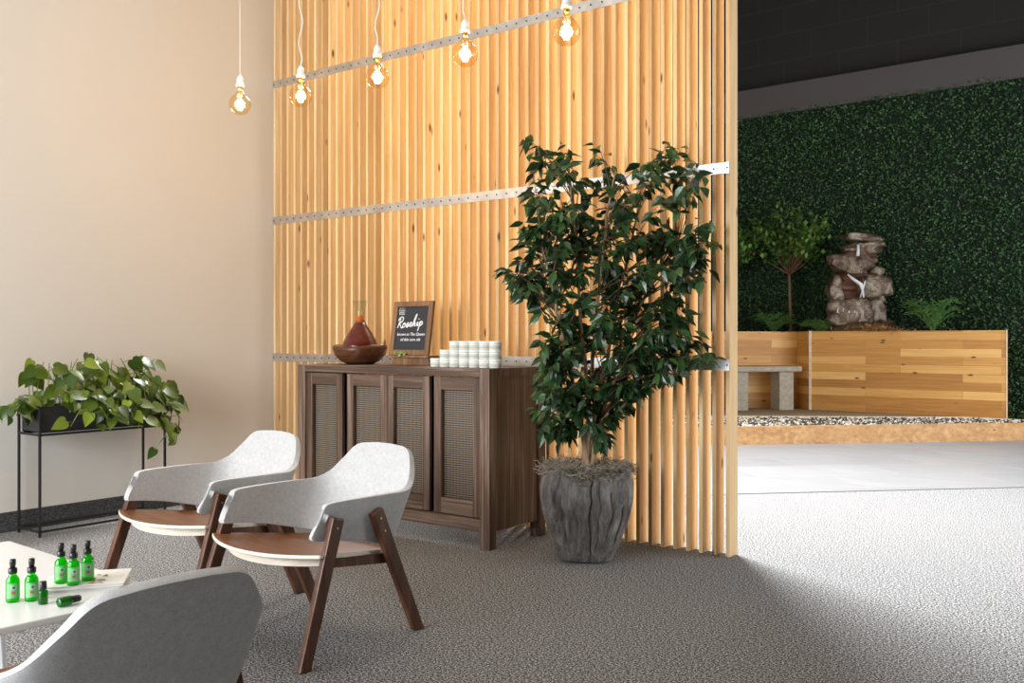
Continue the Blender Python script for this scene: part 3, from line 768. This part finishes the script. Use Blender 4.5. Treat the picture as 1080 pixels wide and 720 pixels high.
def ppt(px, py, dy=0.0):   # local point of the tree: photo outline read on the tree's own plane, then pushed dy in depth
    d0 = -.604*pc.x+.797*pc.y; k = (px-540)/996
    # plane through the trunk parallel to the image, pushed along the view direction
    d = d0+dy; x = k*d
    return Vector((.797*x-.604*d, .604*x+.797*d, H+(358-py)*d/996))-pc
stems = [[(616, 490), (622, 440), (617, 380), (610, 300), (606, 220), (600, 175)],
         [(622, 490), (628, 440), (640, 380), (655, 300), (672, 230), (690, 185)],
         [(619, 490), (621, 430), (627, 360), (634, 290), (640, 230), (650, 180)],
         [(626, 490), (634, 440), (652, 390), (668, 340), (690, 290), (715, 260)],
         [(614, 490), (612, 440), (600, 380), (588, 330), (580, 290), (572, 260)]]
SP = []
for si, st in enumerate(stems):
    dys = [0, 0, .02, .05, .06, .08] if si % 2 else [0, 0, -.03, -.08, -.12, -.14]
    pts = [ppt(px, py, dys[k]*(1+si*.2)) for k, (px, py) in enumerate(st)]
    pts[0].z = .40; pts[0] = Vector(((si-2)*.012, (si % 2)*.02-.01, .40))
    fine = []
    for i in range(len(pts)-1):
        for j in range(4): fine.append(pts[i].lerp(pts[i+1], j/4)+Vector((r.gauss(0, .003), r.gauss(0, .003), 0)))
    fine.append(pts[-1]); SP.append(fine)
    m = MB(); m.smooth = True; m.tube(fine, [.013-.0095*k/len(fine) for k in range(len(fine))], 7); m.build('stem', M['bark'], fic)
tips = [(556,142),(575,158),(562,172),(556,190),(590,165),(604,172),(612,182),(628,155),(598,150),(632,180),(570,205),(560,232),(577,222),(590,200),(615,205),
 (536,278),(545,285),(552,300),(560,268),(575,262),(572,285),(558,250),(585,300),(590,250),(600,280),(600,235),
 (700,160),(722,150),(735,165),(712,175),(690,172),(745,178),(725,185),(680,190),(665,200),(700,205),(650,190),
 (745,235),(757,250),(735,255),(748,265),(720,240),(740,275),(700,235),(715,265),(690,270),(680,240),(660,250),(640,240),(620,250),
 (730,305),(722,325),(738,290),(700,310),(712,345),(690,330),(728,345),(670,310),(650,300),(620,300),(605,320),(590,330),
 (750,355),(750,370),(705,370),(715,385),(690,365),(700,392),(670,360),(655,350),(630,345),(605,355),(580,350),(575,372),(590,378),(570,395),
 (568,425),(577,440),(590,410),(600,400),(610,425),(585,395),(620,400),(635,410),(645,430),(650,395),(665,410),(672,395),(640,455),(655,380),(625,440),(615,390),(680,400),(600,450),(630,380),
 (610,150+70),(645,215),(660,225),(630,225),(650,270),(635,320),(660,335),(680,350),(618,275),(595,215),(640,265),(610,340),(675,285),(660,375),(590,355),(575,410)]
fl = MB(); br = MB(); br.smooth = True
vmax = 4.41-pc.y; vmin = -.46
def ficus_leaf(p, d, L_):
    d = d.normalized(); s = d.cross(Vector((r.gauss(0, .7), r.gauss(0, .7), 1))); 
    if s.length < 1e-4: s = d.orthogonal()
    s.normalize(); n_ = s.cross(d); W = L_*r.uniform(.22, .30); f_ = r.uniform(.15, .5)*W; c_ = r.uniform(.02, .15)*L_
    a = p+d*L_*.12
    P = [a]
    for sg in (1, -1):
        for l, w_ in ((.26, .82), (.48, 1.0), (.72, .62)): P.append(a+d*L_*l+s*(sg*W*w_)+n_*(f_*w_-c_*l*l))
    P += [a+d*L_*1.04-n_*c_*1.2, a+d*L_*.26, a+d*L_*.48-n_*c_*.2, a+d*L_*.72-n_*c_*.5]
    if max(q.y for q in P) > vmax: return
    # keep clear of the sideboard
    if any(q.x+pc.x < -3.045 and q.z < .96 for q in P): return
    fl.add(P, [(0, 1, 8), (1, 2, 9, 8), (2, 3, 10, 9), (3, 7, 10), (0, 8, 4), (4, 8, 9, 5), (5, 9, 10, 6), (6, 10, 7)])
for (px, py) in tips:
    for rep in range(3 if py > 215 else 2):
        dy = r.uniform(-.26, .22) if rep == 0 else r.uniform(-.36, .22)
        e = ppt(px+(r.gauss(0, 5) if rep else 0), py+7+(r.gauss(0, 6) if rep else 0), dy)
        if e.y > vmax-.05: e.y = vmax-.06
        # nearest stem point somewhat below the tip
        best = min((q for s_ in SP for q in s_), key=lambda q: (q-(e-Vector((0, 0, .22)))).length+(.3 if q.z > e.z+.05 else 0)+(9 if q.z < .62 else 0))
        mid = best.lerp(e, .55)+Vector((0, 0, .05)); pts = []
        for k in range(9):
            t = k/8; pts.append(best*(1-t)**2+mid*2*t*(1-t)+e*t*t)
        for q in pts: q.y = min(q.y, vmax-.02)
        br.tube(pts, [.0032-.0022*k/8 for k in range(9)], 4)
        nlv = 11 if py > 215 else 9
        for k in range(nlv):
            t = 1-.55*(k/nlv)**1.1; q = best*(1-t)**2+mid*2*t*(1-t)+e*t*t
            out = (e-best).normalized()
            d = out*r.uniform(0, .8)+Vector((r.gauss(0, .55), r.gauss(0, .55), -r.uniform(.2, 1.1)))
            q = q+Vector((r.gauss(0, .012), r.gauss(0, .012), r.gauss(0, .012)))
            ficus_leaf(q, d, r.uniform(.055, .092))
br.build('branches', M['twig'], fic); fl.build('foliage', M['ficus'], fic)

# ------------------------------------------------------------------ potted pothos on a metal stand
st = thing('potted_pothos', 'black metal trough on a thin black stand overflowing with pothos beside the beige wall', 'potted plant', (-5.385, 2.99, 0))
X0, X1, Y0, Y1 = -.115, .125, -.39, .385
fr = MB(); T = .006
for x in (X0, X1):
    for y in (Y0, Y1): fr.box((x-T, y-T, 0), (x+T, y+T, .735 if y == Y0 else .735))
for z in (.03, .568):
    for x in (X0, X1): fr.box((x-T, Y0, z-T), (x+T, Y1, z+T))
    for y in (Y0, Y1): fr.box((X0, y-T, z-T), (X1, y+T, z+T))
fr.build('stand', M['black'], st)
tb = MB(); a_ = .012
tb.box((X0+a_, Y0+a_, .578), (X1-a_, Y1-a_, .584))
tb.box((X0+a_, Y0+a_, .578), (X0+a_+.004, Y1-a_, .725)); tb.box((X1-a_-.004, Y0+a_, .578), (X1-a_, Y1-a_, .725)); tb.box((X0+a_, Y0+a_, .578), (X1-a_, Y0+a_+.004, .725)); tb.box((X0+a_, Y1-a_-.004, .578), (X1-a_, Y1-a_, .725))
tb.build('trough', M['trough'], st)
MB().box((X0+a_+.004, Y0+a_+.004, .585), (X1-a_-.004, Y1-a_-.004, .70)).build('soil', M['soil'], st)
r = random.Random(21); pf = MB(); vn = MB(); vn.smooth = True; pf.smooth = True
def heart(p, d, nrm, L_):
    d = d.normalized(); s = d.cross(nrm)
    if s.length < 1e-4: s = d.orthogonal()
    s.normalize(); n_ = s.cross(d).normalized()
    half = [(0, .0), (.16, -.10), (.36, -.02), (.45, .18), (.40, .42), (.26, .68), (.10, .90), (0, 1.05)]
    fold = r.uniform(.05, .3); cup = r.uniform(.05, .2)
    P = []; mid = []
    for (w, l) in half:
        P.append(p+d*(l*L_)+s*(w*L_*.92)+n_*(abs(w)*fold*L_-cup*L_*max(l, 0)**2))
    for (w, l) in half:
        P.append(p+d*(l*L_)-s*(w*L_*.92)+n_*(abs(w)*fold*L_-cup*L_*max(l, 0)**2))
    for l in (.0, .25, .5, .75): P.append(p+d*(l*L_)-n_*cup*L_*l*l)
    if min(q.x for q in P) < -5.55+5.385: 
        sh = -.165-min(q.x for q in P); P = [q+Vector((sh, 0, 0)) for q in P]
    F = []
    for o_, rev in ((0, False), (8, True)):
        for t in [(o_+0, o_+1, o_+2, 16), (o_+2, o_+3, 17, 16), (o_+3, o_+4, 18, 17), (o_+4, o_+5, 19, 18), (o_+5, o_+6, 19), (o_+6, 7, 19)]:
            F.append(t[::-1] if rev else t)
    pf.add(P, F)
def vine(pts, n_, big=1):
    P = [Vector(p) for p in pts]; q = []
    for i in range(len(P)-1):
        for j in range(4): q.append(P[i].lerp(P[i+1], j/4))
    q.append(P[-1]); vn.tube(q, .0028, 5)
    for k in range(n_):
        t = (k+.7)/n_*(len(q)-1); i = min(int(t), len(q)-2); c_ = q[i].lerp(q[i+1], t-i)
        out = Vector((r.uniform(-.2, 1.0), r.gauss(0, .7), r.gauss(.15, .45))).normalized(); tip = c_+out*r.uniform(.03, .06)
        vn.tube([c_, tip], .0018, 4)
        heart(tip, Vector((out.x*.6, out.y*.8+r.gauss(0, .35), -r.uniform(.25, .9))), Vector((r.uniform(.4, 1), r.gauss(0, .45), r.uniform(.3, 1.0))), r.uniform(.065, .108)*big)
for i in range(44):
    y = Y0+.02+(Y1-Y0-.04)*(i+.5)/44; x = r.uniform(X0+.05, X1-.04); b = Vector((x, y, .70))
    hgt = r.uniform(.07, .25)+.06*math.sin((y-Y0)/(Y1-Y0)*PI)
    e = Vector((x+r.uniform(-.02, .12), y+r.gauss(0, .07), .72+hgt)); vine([b, b.lerp(e, .5)+Vector((0, 0, .03)), e], 3)
for i in range(20):
    y = Y0+.02+(Y1-Y0-.04)*(.25+.75*(i+.5)/20); b = Vector((X1-.04, y, .71)); oy = r.gauss(0, .06)
    vine([b, (X1+.02, y+oy*.3, .78+r.uniform(0, .05)), (X1+.06+r.uniform(0, .05), y+oy, .70), (X1+.05+r.uniform(0, .04), y+oy*1.3, .60+r.uniform(-.02, .07))], 4)
for i in range(5):
    b = Vector((0, Y0+.03, .71)); vine([b, (r.uniform(-.05, .1), Y0-.05, .80-r.uniform(0, .05)), (r.uniform(-.05, .12), Y0-.14, .72-r.uniform(0, .1))], 4)
for i in range(6):
    b = Vector((0, Y1-.03, .71)); vine([b, (r.uniform(0, .1), Y1+.05, .86-r.uniform(0, .1)), (r.uniform(.0, .12), Y1+.10, .78-r.uniform(0, .12))], 4)
vine([(X1-.02, Y1-.03, .71), (X1+.04, Y1+.02, .72), (X1+.05, Y1+.01, .60), (X1+.04, Y1-.03, .50), (X1+.04, Y1-.06, .47)], 6, .75)
vine([(X1-.02, Y1-.01, .71), (X1+.04, Y1+.06, .70), (X1+.05, Y1+.07, .58), (X1+.04, Y1+.05, .45)], 6, .7)
vn.build('vines', plain('vine_stem', (.16, .20, .05), .5), st); pf.build('foliage', M['pothos'], st)

# ------------------------------------------------------------------ lounge chairs
def catmull(tab, t):
    n_ = len(tab)-1; x = t*n_; i = min(int(x), n_-1); f_ = x-i
    a, b, c_, d = tab[max(i-1, 0)], tab[i], tab[i+1], tab[min(i+2, n_)]
    return [.5*((2*q1)+(q2-q0)*f_+(2*q0-5*q1+4*q2-q3)*f_*f_+(3*q1-q0-3*q2+q3)*f_**3) for q0, q1, q2, q3 in zip(a, b, c_, d)]
def make_chair():
    t = thing('lounge_chair', '', 'chair', (0, 0, 0), 0, 'grey felt and walnut lounge chairs')
    # wraparound felt shell: columns (x_top,y_top,z_top, x_bot,y_bot,z_bot)
    half = [(.266, -.165, .498, .262, -.207, .425), (.270, -.148, .526, .264, -.195, .410), (.273, -.095, .533, .267, -.125, .401), (.279, .03, .533, .269, .0, .380), (.279, .15, .531, .261, .10, .355),
            (.268, .255, .530, .246, .175, .335), (.235, .325, .555, .205, .225, .320), (.190, .375, .610, .155, .243, .314), (.145, .402, .656, .105, .250, .311), (.08, .412, .668, .05, .254, .309), (0, .415, .671, 0, .255, .308)]
    tab = half+[(-a, b, c_, -d, e, f_) for a, b, c_, d, e, f_ in half[-2::-1]]
    NC, NR = 96, 14; vs = []; fs = []
    for i in range(NC+1):
        q = catmull(tab, i/NC); tp = Vector(q[:3]); bt = Vector(q[3:])
        for j in range(NR+1):
            s = j/NR; p = bt.lerp(tp, s); bul = .003*math.sin(PI*s)
            vs.append(tuple(p+Vector((p.x, p.y-.02, 0)).normalized()*bul))
    for i in range(NC):
        for j in range(NR): fs.append((i*(NR+1)+j, i*(NR+1)+j+1, (i+1)*(NR+1)+j+1, (i+1)*(NR+1)+j))
    m = MB(); m.smooth = True; m.add(vs, fs); o = m.build('shell', M['fabric'], t)
    so = o.modifiers.new('solid', 'SOLIDIFY'); so.thickness = .023; so.offset = 1
    be = o.modifiers.new('bevel', 'BEVEL'); be.width = .0095; be.segments = 3; be.limit_method = 'ANGLE'; be.angle_limit = math.radians(50)
    # plywood seat, walnut faces and a pale edge
    n_ = 24; top = []; 
    def wd(s):   # half width at depth s 0 front..1 rear
        return .300*(1-s)**1.0+.205*s if s > 0.0 else .30
    rowsN = 14; vs = []; 
    for i in range(rowsN+1):
        s = i/rowsN; w_ = .303-.02*s-.075*max(0, s-.25)**1.0*1.0
        for k in range(n_+1):
            x = (-1+2*k/n_); xx = x*w_; yf = -.205-.085*(1-abs(x)**2.2); y = yf*(1-s)+.235*s
            z = .376-.066*s-.016*(1-x*x)*math.sin(PI*(.15+.8*s))-.004*(1-s)
            vs.append((xx, y, z))
    fs = [(i*(n_+1)+k, i*(n_+1)+k+1, (i+1)*(n_+1)+k+1, (i+1)*(n_+1)+k) for i in range(rowsN) for k in range(n_)]
    m = MB(); m.smooth = True; m.add(vs, fs); o = m.build('seat', [M['walnutx'], M['ply_and_glare']], t)
    so = o.modifiers.new('solid', 'SOLIDIFY'); so.thickness = .014; so.offset = -1; so.material_offset_rim = 1
    be = o.modifiers.new('bevel', 'BEVEL'); be.width = .003; be.segments = 2; be.limit_method = 'ANGLE'; be.angle_limit = math.radians(50)
    # legs
    def leg(sx, yf, xf, yt, xt, zt):
        th, wd_ = .014, .024
        m = MB(); P = []
        ln = Vector((0, yt-yf, zt)).normalized(); cs = 1/ln.z
        for (x, y, z) in ((xf, yf, 0), (xt, yt, zt)):
            w2 = wd_*cs*.98
            P += [(sx*(x-th), y-w2, z), (sx*(x+th), y-w2, z), (sx*(x+th), y+w2, z), (sx*(x-th), y+w2, z)]
        # square cut top
        tl = .5*(yt-yf)/zt*.0
        dz = wd_*2*cs*abs((yt-yf)/zt)*.45
        if yt > yf: P[4] = (P[4][0], P[4][1], zt+dz); P[5] = (P[5][0], P[5][1], zt+dz); P[6] = (P[6][0], P[6][1], zt-dz); P[7] = (P[7][0], P[7][1], zt-dz)
        else: P[4] = (P[4][0], P[4][1], zt-dz); P[5] = (P[5][0], P[5][1], zt-dz); P[6] = (P[6][0], P[6][1], zt+dz); P[7] = (P[7][0], P[7][1], zt+dz)
        if sx < 0: P = [P[1], P[0], P[3], P[2], P[5], P[4], P[7], P[6]]
        m.hexa(P)
        o = m.build('leg', M['walnut'], t, bevel=.006, seg=3)
        sc_ = MB(); 
        for q in ((.93,) if yt > yf else (.94, .84)):
            c0 = Vector((sx*(xf+(xt-xf)*q+th+.0006), yf+(yt-yf)*q, zt*q)); sc_.T = Matrix.Translation(c0) @ Matrix.Rotation(sx*PI/2, 4, 'Y'); sc_.lathe([(.004, -.002), (.004, 0.0005), (0, .001)], 10)
        sc_.build('screw', M['brass'], o)
    for sx in (1, -1):
        leg(sx, -.284, .312, -.120, .2935, .485); leg(sx, .288, .290, .066, .2915, .482)
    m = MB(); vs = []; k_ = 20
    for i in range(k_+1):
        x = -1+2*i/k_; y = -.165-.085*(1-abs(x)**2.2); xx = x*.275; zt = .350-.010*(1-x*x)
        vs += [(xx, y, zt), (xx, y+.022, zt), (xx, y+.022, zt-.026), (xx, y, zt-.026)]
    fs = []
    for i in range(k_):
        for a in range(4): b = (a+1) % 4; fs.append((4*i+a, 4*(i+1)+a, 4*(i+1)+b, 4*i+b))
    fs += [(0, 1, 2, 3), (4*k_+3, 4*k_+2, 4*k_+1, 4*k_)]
    m.smooth = False; m.add(vs, fs); m.build('front_rail', M['ply_and_glare'], t)  # brown rail coloured pale: window glare put into the wood colour
    for sx in (1, -1):
        m = MB(); P = []
        for (x, y, z) in ((.268, -.17, .315), (.262, .19, .270)):
            P.append((x, y, z))
        x0, y0, z0 = P[0]; x1, y1, z1 = P[1]
        m.hexa([(sx*(x0-.012), y0, z0), (sx*(x0+.008), y0, z0), (sx*(x1+.008), y1, z1), (sx*(x1-.012), y1, z1), (sx*(x0-.012), y0, z0+.036), (sx*(x0+.008), y0, z0+.036), (sx*(x1+.008), y1, z1+.036), (sx*(x1-.012), y1, z1+.036)])
        m.build('side_rail', M['walnut'], t)
    MB().box((-.26, .175, .27), (.26, .20, .305)).build('rear_rail', M['walnut'], t)
    return t
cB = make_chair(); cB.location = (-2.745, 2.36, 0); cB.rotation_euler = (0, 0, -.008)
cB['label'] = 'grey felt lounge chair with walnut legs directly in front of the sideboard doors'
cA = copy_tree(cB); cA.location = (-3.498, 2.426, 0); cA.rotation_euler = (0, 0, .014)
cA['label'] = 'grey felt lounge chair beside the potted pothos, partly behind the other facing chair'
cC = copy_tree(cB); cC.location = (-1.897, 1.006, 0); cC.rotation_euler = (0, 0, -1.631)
cC['label'] = 'grey felt lounge chair seen from behind, pulled up to the white coffee table'

# ------------------------------------------------------------------ coffee table
TZ = .42
tbl = thing('coffee_table', 'low white coffee table carrying green glass bottles, a thin top on white legs', 'table', (-2.80, 1.17, 0), math.radians(-2.5))
MB().box((-.50, -.33, TZ-.018), (.50, .33, TZ)).build('tabletop', M['white'], tbl, bevel=.004)
for x in (-.40, .40):
    for y in (-.26, .26): MB().tube([(x*1.03, y*1.05, 0), (x*.92, y*.9, TZ-.018)], .013, 10).build('leg', M['whitemetal'], tbl)
MB().box((-.37, -.012, TZ-.06), (.37, .012, TZ-.03)).build('stretcher', M['whitemetal'], tbl)
for x in (-.37, .37): MB().box((x-.012, -.235, TZ-.045), (x+.012, .235, TZ-.0185)).build('cross_bar', M['whitemetal'], tbl)

tz = TZ+.0006
# booklets
def booklet(loc, rz, w_, h_, t_, label, top):
    b = thing('booklet', label, 'booklet', loc, rz, 'booklets on the coffee table')
    m = MB(); 
    for k in range(4): m.box((-w_/2+.001*k, -h_/2+.0005*k, .0008+t_*.22*k), (w_/2-.001*k, h_/2, .0008+t_*.22*k+t_*.16))
    m.build('pages', M['paper'], b)
    MB().box((-w_/2-.002, -h_/2-.002, t_*.9), (w_/2+.002, h_/2+.002, t_)).build('cover', M['paper'], b)
    MB().box((-w_/2-.002, -h_/2-.002, 0), (w_/2+.002, h_/2+.002, .0008)).build('back_cover', M['paper'], b)
    if top:
        m = MB(); r_ = random.Random(2)
        for k in range(16):
            m.mi = r_.choice([0, 0, 0, 1]); leafquad(m, Vector((.02+r_.gauss(0, .02), -.02+r_.gauss(0, .028), t_+.0012)), Vector((r_.gauss(0, 1), r_.gauss(0, 1), .02)), Vector((0, 0, 1)), r_.uniform(.015, .028), .004)
        m.build('printed_sprig', [M['sprig'], M['petal']], b)
    return b
bc = Vector((-2.532, 1.388)); ba = math.radians(52)
booklet((bc.x-.003, bc.y-.012, tz), ba+.05, .20, .17, .008, 'white booklet underneath the other booklet on the coffee table', False)
booklet((bc.x, bc.y, tz+.0085), ba, .20, .17, .007, 'white booklet with a printed leafy sprig, lying on top of another booklet', True)
mz = tz+.0085+.0072

# spray bottles
def make_bottle():
    t = thing('spray_bottle', '', 'bottle', (0, 0, 0), 0, 'green glass spray bottles')
    m = MB(); m.smooth = True; m.lathe([(.014, 0), (.0165, .002), (.0168, .008), (.0168, .052), (.0150, .060), (.0100, .067), (.0085, .070), (.0085, .074)], 28); m.build('glass_body', M['greenglass'], t)
    m = MB(); m.smooth = True; m.lathe([(.0135, .004), (.0150, .006), (.0150, .052), (.0130, .058), (.008, .065), (0, .066)], 24); m.build('liquid', M['greenliquid'], t)
    m = MB(); m.smooth = True; 
    def patch(a0, a1, z0, z1, rr, mi):
        m.mi = mi; vs = []; nn = 8
        for k in range(nn+1):
            a = a0+(a1-a0)*k/nn; vs += [(rr*math.cos(a), rr*math.sin(a), z0), (rr*math.cos(a), rr*math.sin(a), z1)]
        m.add(vs, [(2*k, 2*k+2, 2*k+3, 2*k+1) for k in range(nn)])
    patch(-1.1, 1.1, .012, .050, .0171, 0); patch(-.45, .40, .033, .045, .0173, 1); patch(-.18, .16, .036, .042, .0174, 3); patch(-.35, .20, .022, .029, .0173, 2)
    m.build('label', [M['palelabel'], M['labelmark'], M['labelrose'], M['labelink']], t)
    m = MB(); m.smooth = True; m.lathe([(.0102, .073), (.0108, .074), (.0108, .086), (.0095, .087)], 20); m.build('collar', M['cap'], t)
    m = MB(); m.smooth = True; m.lathe([(.0065, .087), (.0065, .094), (.0076, .095), (.0076, .108), (.006, .110)], 18)
    m.T = Matrix.Translation((.0070, 0, .103)) @ Matrix.Rotation(PI/2, 4, 'Y'); m.lathe([(.002, 0), (.0016, .003)], 8); m.T = Matrix(); m.build('spray_head', M['cap'], t)
    return t
specs = [((14, 634), tz, 'green spray bottle at the outer left end of the coffee table'),
         ((34, 633), tz, 'green spray bottle standing beside the small upright dropper bottle'),
         ((65, 614.5), mz, 'green spray bottle on the booklets, left one of three'),
         ((78, 616.5), mz, 'green spray bottle on the booklets, middle and frontmost of three'),
         ((93, 611.5), mz, 'green spray bottle on the booklets, right one of three by the printed sprig')]
pb0 = None
for (pp, z, lb) in specs:
    if pb0 is None: t = pb0 = make_bottle()
    else: t = copy_tree(pb0)
    p = at(*pp, z); p.z = z; q = p
    t.location = q; t.rotation_euler = (0, 0, math.atan2(-q.y, -q.x)+.15); t['label'] = lb
def dropper(loc, rot, label, nm='dropper_bottle'):
    t = bpy.data.objects.new(nm, None); C.objects.link(t); tag(t, label, 'bottle', 'small green dropper bottles'); t.location = loc; t.rotation_euler = rot; t.empty_display_size = .02
    m = MB(); m.smooth = True; m.lathe([(.010, 0), (.0118, .0015), (.0118, .031), (.0100, .036), (.007, .038)], 24); m.build('glass_body', M['darkgreenglass'] if rot[0] == 0 else M['greenglass'], t)
    m = MB(); m.smooth = True; m.lathe([(.0095, .002), (.0106, .003), (.0106, .030), (0, .034)], 20); m.build('liquid', M['greenliquid'], t)
    m = MB(); m.smooth = True; m.lathe([(.0088, .038), (.0092, .039), (.0088, .057), (.008, .058)], 20); m.build('cap', M['cap'], t)
    return t
q = at(46, 636.5, tz); dropper((q.x, q.y, tz), (0, 0, 0), 'small dark green dropper bottle standing upright on the coffee table')
q = at(62, 636, tz+.011); q2 = at(87, 630, tz+.011); dd = q2-q; yaw = math.atan2(dd.y, dd.x)
dropper((q.x, q.y, tz+.0122), (0, PI/2, yaw), 'small green dropper bottle lying on its side on the coffee table')
